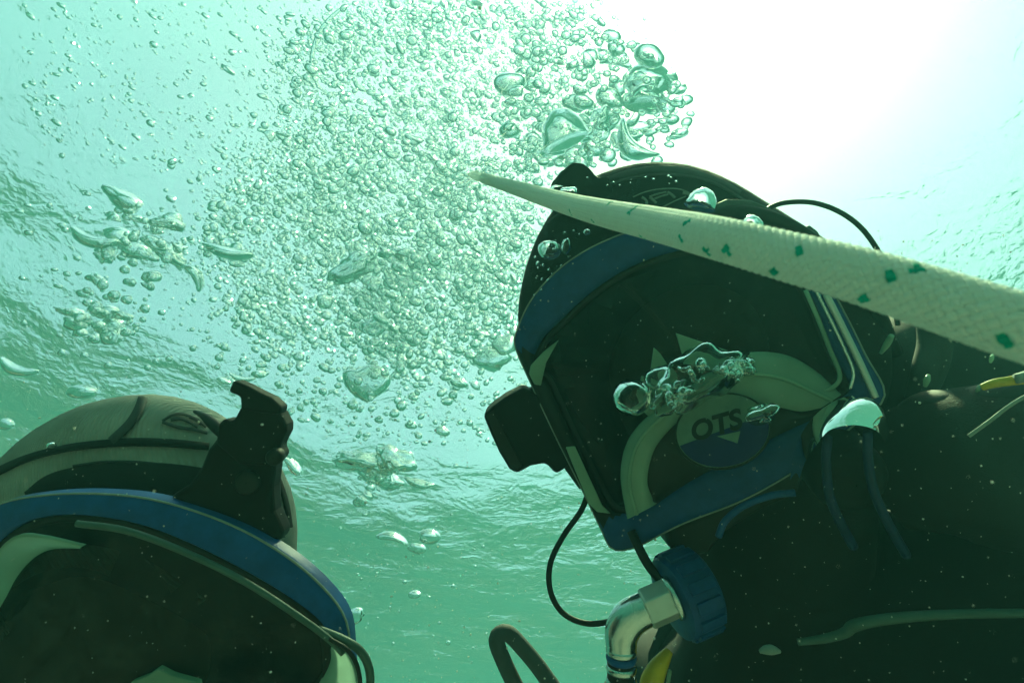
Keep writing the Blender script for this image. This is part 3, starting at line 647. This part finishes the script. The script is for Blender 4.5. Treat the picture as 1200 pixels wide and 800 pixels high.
tag(ro, 'white braided rope with teal flecks crossing in front of the right diver', 'rope')
# ------------------------------------------------------------------ bubbles
rng = np.random.default_rng(21)
def ico(sub):
    bm = bmesh.new(); bmesh.ops.create_icosphere(bm, subdivisions=sub, radius=1); bm.verts.ensure_lookup_table()
    V = np.array([v.co[:] for v in bm.verts]); Fs = np.array([[v.index for v in f.verts] for f in bm.faces]); bm.free()
    return V, Fs
IC = {k: ico(k) for k in (1, 2, 3, 4)}
def nz(V, f, seed):
    o = Vector((seed*7.3, seed*3.1, seed*5.7)); return np.array([noise.noise(Vector(v)*f+o) for v in V])
def lump(sub, seed, low, mid=0, flat=(1, 1, 1), hi=0):
    V, Fs = IC[sub]; r = 1+low*nz(V, .9, seed)+(mid*nz(V, 2.2, seed+50) if mid else 0)+(hi*nz(V, 5, seed+90) if hi else 0)
    return V*r[:, None]*np.array(flat), Fs
def cap(sub, seed, rough=.08):              # spherical-cap bubble: domed above, hollow below
    V, Fs = IC[sub]; V = V.copy(); lo = V[:, 1] < 0
    V[lo, 1] *= .15; V[:, 1] += .28*(1-V[:, 0]**2-V[:, 2]**2)*(~lo)-.25*(1-V[:, 0]**2-V[:, 2]**2)*lo*-1
    return V*(1+rough*nz(V, 1.7, seed)+rough*.7*nz(V, 4, seed+9))[:, None], Fs
def tooth(sub, seed):                       # wide crumpled top narrowing to a point
    V, Fs = IC[sub]; V = V.copy(); k = np.clip((V[:, 1]+1)/2, 0, 1)
    V[:, 0] *= .25+.95*k**.6; V[:, 2] *= .35+.25*k; V[:, 1] = V[:, 1]*.72
    V[:, 1] += .07*np.sin(V[:, 0]*5)*k
    return V*(1+.07*nz(V, 2.5, seed)+.05*nz(V, 6, seed))[:, None], Fs
def bean(sub, seed, bend=.5, thin=.42):
    V, Fs = lump(sub, seed, .25, .1); V = V*np.array((1.25, thin, .7)); V[:, 1] += bend*(V[:, 0]**2-.4); return V, Fs
def shape_mesh(name, geo):
    return mesh_np(name, geo[0], geo[1], M['air'])
ROUND = [shape_mesh('bubble_round', lump(3, k, .22, .05, f)) for k, f in enumerate(((1, .82, 1), (1, .7, 1), (1, .9, 1), (1, .62, .95), (1.1, .75, 1), (.95, .85, 1)))]
LUMPY = [shape_mesh('bubble_lumpy', lump(3, 20+k, .55, .22, f)) for k, f in enumerate(((1.1, .7, .8), (1, .6, .9), (1.25, .65, .8), (.9, .8, .9), (1.3, .5, .8)))]
CRUMP = [shape_mesh('bubble_crumpled', lump(4, 40+k, .5, .38, f, .12)) for k, f in enumerate(((1.2, .75, .7), (1.05, .8, .7), (1.35, .6, .7)))]
CAPS = [shape_mesh('bubble_cap', cap(4, 60+k)) for k in range(3)]
BEAN = [shape_mesh('bubble_bean', bean(3, 70+k, b, t_)) for k, (b, t_) in enumerate(((.35, .42), (.5, .36), (-.3, .4), (.2, .5)))]
TOOTH = shape_mesh('bubble_tooth', tooth(4, 3))
CMR = CM.to_3x3()
def bubble(px, py, d, wpx, mesh, label, group=None, rot=0, squash=1, spin=None, name='air_bubble', own=False):
    o = bpy.data.objects.new(name, mesh); col.objects.link(o)
    s = wpx/2/F*d; sp = rng.uniform(0, 6.28) if spin is None else spin
    m = Matrix.Rotation(R(rot), 4, 'Z') @ Matrix.Diagonal((s, s*squash, s, 1)) @ Matrix.Rotation(sp, 4, 'Y')
    o.matrix_world = CM @ Matrix.Translation(tuple(P(px, py, d))) @ m
    return tag(o, label, 'bubble', group)
NI = 0
# bubbles that stand out by shape or place
U = [  # px, py, d, width, mesh, rot, squash, label
 (430, 450, .85, 56, TOOTH, 0, 1, 'large shield shaped bubble with wavy top and pointed base below the plume'),
 (145, 234, .80, 34, LUMPY[2], -30, .95, 'dark leaf shaped bubble, topmost of the cluster above the grey hood'),
 (108, 281, .80, 40, BEAN[0], -18, .8, 'dark curled bubble at the left of the cluster above the grey hood'),
 (200, 261, .80, 26, LUMPY[1], -25, 1, 'dark oval bubble with bright spot, right of the leaf shaped bubble'),
 (229, 323, .80, 26, BEAN[2], -60, 1, 'hook shaped bubble at the right of the cluster above the grey hood'),
 (268, 296, .85, 44, BEAN[3], -12, .6, 'flat ragged bubble at the left edge of the dense plume'),
 (20, 432, .62, 32, BEAN[0], -22, .8, 'bright elongated bubble near the left edge above the grey hood'),
 (97, 459, .62, 29, ROUND[3], -4, .85, 'bright oval bubble just above the crown of the grey hood'),
 (5, 497, .60, 16, ROUND[0], 0, 1, 'bubble with bright rim at the left edge beside the grey hood'),
 (418, 313, .95, 42, CRUMP[0], 28, .7, 'crumpled shell like bubble in the middle of the dense plume'),
 (440, 384, .95, 32, TOOTH, 10, .9, 'folded pointed bubble in the lower part of the plume'),
 (424, 541, .90, 50, CRUMP[2], -8, .75, 'crinkled foil like bubble, left one of the crumpled pair'),
 (461, 540, .88, 40, CRUMP[1], -20, .9, 'domed crumpled bubble, right one of the crumpled pair'),
 (447, 558, .92, 40, CRUMP[0], -25, .6, 'crumpled bubble tucked below the crumpled pair'),
 (492, 566, .85, 26, BEAN[3], -12, .7, 'slim sausage shaped bubble right of the crumpled pair'),
 (460, 629, .85, 28, BEAN[2], -14, .7, 'slim tapering bubble in the open green water between the divers'),
 (503, 628, .85, 23, ROUND[4], -10, .9, 'plump bright bubble in the open green water between the divers'),
 (489, 643, .86, 16, LUMPY[0], -20, .9, 'double bubble just below the plump bright one'),
 (486, 696, .86, 14, ROUND[3], 0, .8, 'lone flat bubble low in the green water between the divers'),
 (416, 722, .40, 22, LUMPY[3], 8, .9, 'bright bubble clinging to the side of the left mask'),
 (343, 546, .42, 20, LUMPY[2], -50, .8, 'bubble beside the black bracket of the left mask'),
 (60, 522, .345, 9, ROUND[0], 0, 1, 'tiny bright bubble stuck on the grey hood'),
 (263, 446, .60, 16, ROUND[3], -25, .6, 'thin bubble at the left above the black bracket clip'),
 (283, 443, .60, 22, BEAN[0], -12, .6, 'curved bright bubble touching the black bracket clip'),
 (303, 438, .62, 16, ROUND[1], -5, .8, 'round bubble just right of the bracket clip'),
 (664, 166, .70, 52, CAPS[0], 20, 1.1, 'large bright dome shaped bubble just above the brow mount'),
 (740, 170, .72, 46, BEAN[1], -48, 1, 'thick curved bubble rising from the crown of the black hood'),
 (758, 102, .95, 52, CAPS[1], 0, .8, 'big domed bubble at the upper right of the plume'),
 (755, 122, .96, 46, CAPS[2], 0, .7, 'big cap bubble tucked under the domed one at upper right'),
 (702, 148, .85, 36, CRUMP[1], 60, 1, 'tall crumpled bubble between the dome bubble and the curved one'),
 (820, 243, .40, 34, CAPS[0], -18, 1, 'bright peaked bubble resting on the strap of the black hood'),
 (880, 268, .40, 26, CAPS[1], -12, .9, 'pale dome bubble wedged between rope and hood strap'),
 (644, 293, .44, 26, ROUND[0], 0, 1, 'round glossy bubble stuck on the side of the black hood'),
 (664, 288, .445, 14, LUMPY[0], 70, 1, 'smaller bubble stuck beside the round one on the black hood'),
 (688, 272, .43, 8, ROUND[2], 0, 1, 'tiny bubble on the black hood just under the rope'),
 (650, 222, .45, 16, LUMPY[1], 10, .8, 'small bright bubble where rope meets the brow mount'),
 (668, 226, .44, 20, LUMPY[3], 0, .7, 'bright lumpy bubble on the rope beside the brow mount'),
 (742, 466, .378, 44, ROUND[2], 0, 1.05, 'round dark bubble left of the frosted regulator arch'),
 (892, 485, .345, 30, LUMPY[2], 20, 1.1, 'teardrop bubble beside the round badge on the regulator'),
 (594, 405, .9, 28, LUMPY[3], 0, 1, 'clear bubble pair member touching the frame edge of the right mask'),
 (578, 420, .92, 34, LUMPY[0], -10, 1, 'wide clear bubble just left of the right mask frame'),
 (800, 335, .60, 3, ROUND[0], 0, 1, None),
]
for px, py, d, wp, me, rt, sq, lb in U:
    if lb: bubble(px, py, d, wp*1.08, me, lb, None, rt, sq, spin=0); NI += 1
# thin curved skin of a breaking bubble at the top of the plume
S = spline(PP([(418, 2, 1.6, .0005), (398, 12, 1.6, .004), (378, 32, 1.6, .0055), (367, 58, 1.6, .006), (366, 84, 1.6, .0055), (374, 102, 1.6, .004), (384, 110, 1.6, .0005)]), 70)
V, Fs = tube_geo(S[:, :3], S[:, 3], 12); b0 = V.mean(0)
me = bpy.data.meshes.new('bubble_arc'); me.from_pydata([tuple(v-b0) for v in V], [], Fs); me.polygons.foreach_set('use_smooth', [True]*len(me.polygons)); me.materials.append(M['air'])
o = link_mesh('air_bubble', me); o.matrix_world = CM @ Matrix.Translation(tuple(b0)); tag(o, 'thin arc shaped bubble at the top left edge of the plume', 'bubble'); NI += 1
# foam of air caught on top of the regulator
def foam(name, cx, cy, d, w, h, rot, seed, label, n=26):
    q = np.random.default_rng(seed); bm_v, bm_f, off = [], [], 0
    V, Fs = IC[4]; V0 = V
    c = q.normal(size=(n, 3)); c /= np.linalg.norm(c, axis=1)[:, None]
    r = np.ones(len(V))*.72
    for k in range(n):
        a = V0 @ c[k]; r += q.uniform(.10, .26)*np.exp((a-1)*q.uniform(12, 40))
    V = V0*r[:, None]*np.array((w/2, h/2, h/2.6))/F*d
    me = mesh_np(name, V, Fs, M['air']); o = link_mesh(name, me)
    o.matrix_world = CM @ Matrix.Translation(tuple(P(cx, cy, d))) @ Matrix.Rotation(R(rot), 4, 'Z'); tag(o, label, 'bubble'); return o
foam('air_pocket', 822, 440, .368, 116, 74, 16, 5, 'foamy silver air pocket trapped on top of the regulator', 46); NI += 1
foam('air_pocket', 782, 468, .376, 52, 34, 40, 8, 'smaller foamy air pocket at the left foot of the regulator arch', 30); NI += 1
foam('air_pocket', 868, 430, .366, 44, 28, -10, 11, 'small foamy air pocket at the right of the silver one', 14); NI += 1

# everything else is drawn from zones of the photograph: polygon, count, size (median px, spread, max), depth range, stretch, tilt, label
PL = 'clear air bubble in the dense plume between the two divers'
zones = [
 ('mist', [(330, 60), (420, 0), (690, 0), (715, 60), (640, 180), (625, 300), (590, 400), (520, 430), (420, 400), (310, 400), (255, 310), (260, 225), (330, 160)], 13000, 2.6, .35, 6, (1.7, 2.7), 1.5, -32, PL, 'bubbles of the dense plume'),
 ('plume', [(345, 60), (420, 0), (700, 0), (735, 60), (650, 180), (632, 300), (600, 420), (530, 455), (420, 425), (310, 430), (245, 310), (250, 215), (330, 150)], 8500, 3.3, .58, 14, (1.0, 2.3), 1.35, -32, PL, 'bubbles of the dense plume'),
 ('plume', [(420, 210), (640, 180), (610, 400), (540, 445), (430, 400)], 2000, 4.8, .55, 20, (.8, 1.5), 1.25, -25, PL, 'bubbles of the dense plume'),
 ('fleck', [(30, 0), (420, 0), (340, 140), (240, 210), (60, 190), (15, 80)], 620, 3.1, .42, 9, (1.2, 2.3), 2.0, -38, 'dark sliver of a bubble drifting under the bright surface at upper left', 'slivers at the upper left'),
 ('plume_edge', [(235, 380), (300, 425), (430, 420), (530, 450), (600, 430), (620, 450), (580, 520), (420, 520), (300, 470), (240, 430)], 330, 4.2, .55, 20, (.7, 1.2), 1.2, -12, 'small bubble scattered below the lower edge of the plume', 'bubbles below the plume'),
 ('crown', [(600, 60), (700, 30), (790, 80), (815, 140), (770, 190), (700, 195), (630, 190), (590, 150)], 330, 9.0, .55, 36, (.7, 1.2), 1.2, -10, 'bubble in the cluster rising above the black hood', 'bubbles above the black hood'),
 ('left', [(130, 245), (200, 240), (215, 300), (175, 340), (165, 390), (90, 400), (75, 360), (120, 310)], 85, 12.0, .45, 30, (.72, .85), 1.15, -15, 'bubble in the loose cluster above the grey hood', 'bubbles above the grey hood'),
 ('left_loose', [(20, 230), (130, 215), (260, 260), (280, 400), (230, 430), (60, 440), (20, 380)], 150, 4.0, .5, 14, (.7, 1.1), 1.4, -15, 'small bubble scattered round the cluster above the grey hood', 'small bubbles above the grey hood'),
 ('open', [(380, 470), (580, 470), (560, 560), (620, 600), (560, 780), (440, 790), (370, 700), (370, 560)], 210, 1.9, .5, 9, (.6, 1.3), 1.1, 0, 'tiny bubble in the open green water between the divers', 'tiny bubbles in the open water'),
 ('crumple', [(405, 545), (470, 555), (465, 590), (415, 592)], 16, 8, .4, 18, (.86, .95), 1.2, -20, 'small bubble trailing below the crumpled pair', 'bubbles below the crumpled pair'),
 ('hoodside', [(625, 300), (650, 265), (690, 270), (660, 310), (630, 350), (618, 350)], 26, 3.2, .4, 6, (.435, .45), 1, 0, 'tiny bubble stuck to the side of the black hood', 'tiny bubbles on the black hood'),
 ('foam', [(780, 468), (795, 430), (825, 414), (870, 420), (892, 440), (870, 452), (835, 440), (800, 470), (775, 490)], 46, 8.5, .4, 16, (.352, .372), 1.2, 0, 'small silvery bubble crowded on top of the regulator', 'silvery bubbles on the regulator'),
 ('hoodtop', [(660, 212), (740, 200), (800, 205), (830, 225), (760, 215), (700, 232)], 12, 2.6, .3, 4, (.42, .435), 1, 0, 'tiny bubble stuck on top of the black hood', 'tiny bubbles on the hood top'),
]
rows = []
for zi, z in enumerate(zones):
    poly = np.array(z[1], float); lo, hi = poly.min(0), poly.max(0); got = 0
    while got < z[2]:
        q = rng.uniform(lo, hi, (z[2]*3, 2)); q = q[inside(poly, q[:, 0], q[:, 1])]
        if zi < 3:                         # the plume comes in puffs
            dn = np.array([noise.noise(Vector((x/70, y/70, zi*3.1)))+.6*noise.noise(Vector((x/25, y/25, 9+zi))) for x, y in q]); q = q[rng.random(len(q)) < np.clip(.5+1.1*dn, .06, 1)]
        q = q[:z[2]-got]; got += len(q)
        for x, y in q:
            if zi in (0, 1, 2):
                k_ = 10 if rng.random() < .7 else 38; x += rng.normal(-.3*k_, k_); y += rng.normal(0, k_)
            w_ = min(z[5], z[3]*math.exp(rng.normal(0, z[4])))
            rows.append((zi, x, y, rng.uniform(*z[6]), w_, z[7]**rng.normal(.8, .7), z[8]+rng.normal(0, 14)))
rows.sort(key=lambda r: -r[4])
take, rest = [], []
for r in rows:
    (take if len(take) < 300-NI else rest).append(r)
for zi, x, y, d, w_, st, rt in take:
    z = zones[zi]; k = rng.random()
    pool = ROUND if k < .5 else LUMPY if k < .82 else BEAN if k < .92 else CAPS
    if zi == 6: pool = LUMPY if k < .45 else BEAN if k < .52 else CRUMP if k < .68 else CAPS if k < .84 else ROUND
    lab = z[9]
    if lab is PL:
        kind_ = 'round clear' if pool is ROUND else 'lumpy clear' if pool is LUMPY else 'bent slender' if pool is BEAN else 'dome shaped'
        where = 'at the very top of the plume' if y < 90 else 'in the upper part of the plume' if y < 190 else 'at the foot of the plume' if y > 380 else \
            'in the plume near the black hood' if x > 500 else 'in the left part of the plume' if x < 370 else 'in the middle of the plume'
        lab = kind_+' bubble '+where
    elif zi in (5, 6, 7): lab = ('round ' if pool is ROUND else 'lumpy ' if pool is LUMPY else 'curved ' if pool is BEAN else 'crumpled ' if pool is CRUMP else 'domed ')+lab
    if zi == 5: lab = lab.replace('in the cluster', 'at the '+('left' if x < 655 else 'right' if x > 735 else 'upper middle' if y < 110 else 'lower middle')+' of the cluster')
    if zi == 6: lab = lab.replace('in the loose', 'in the '+('upper' if y < 290 else 'middle' if y < 345 else 'lower')+' part of the loose')
    bubble(x, y, d, w_*1.05, pool[rng.integers(len(pool))], lab, z[10], rt, 1/max(.6, min(2.2, st)))
# the many smaller ones: too many to pick apart
def cloud(name, rws, label, sub_at=(3.4, 7.5)):
    Vs, Fsx, off = [], [], 0
    var = {k: [lump(k, 100+j, .28, .08)[0] for j in range(6)] for k in (1, 2)}
    for zi, x, y, d, w_, st, rt in rws:
        k = 1 if w_ < 4.8 else 2
        V = var[k][rng.integers(6)]; s = w_/2/F*d; st = max(.6, min(2.6, st))
        V = V*np.array((s*st**.5, s/st**.5, s)); a = R(rt); c_, s__ = math.cos(a), math.sin(a)
        V = np.stack([V[:, 0]*c_-V[:, 1]*s__, V[:, 0]*s__+V[:, 1]*c_, V[:, 2]], -1)+P(x, y, d)
        Vs.append(V); Fsx.append(IC[k][1]+off); off += len(V)
    me = mesh_np(name, np.vstack(Vs), np.vstack(Fsx), M['air']); o = link_mesh(name, me, kind='stuff'); o.matrix_world = CM
    return tag(o, label, 'bubbles')
cloud('fine_bubbles', rest, 'cloud of countless fine bubbles rising between the divers to the surface')
# silt hanging in the water
Vs, Fsx, off = [], [], 0
for q_ in range(4200):
    x, y = rng.uniform(-40, 1240), rng.uniform(-20, 820); d = rng.uniform(.12, .9) if q_ > 90 else rng.uniform(.06, .11)
    if x > 600 and y < 270 or x < 560 and y < 440: continue
    s = d/F*math.exp(rng.normal(-.55, .45))*.9; V = IC[1][0]*s*rng.uniform(.7, 1.3, 3)+P(x, y, d); Vs.append(V); Fsx.append(IC[1][1]+off); off += len(V)
o = link_mesh('silt', mesh_np('silt', np.vstack(Vs), np.vstack(Fsx), M['speck']), kind='stuff'); o.matrix_world = CM
tag(o, 'fine pale silt hanging in the green water', 'silt')
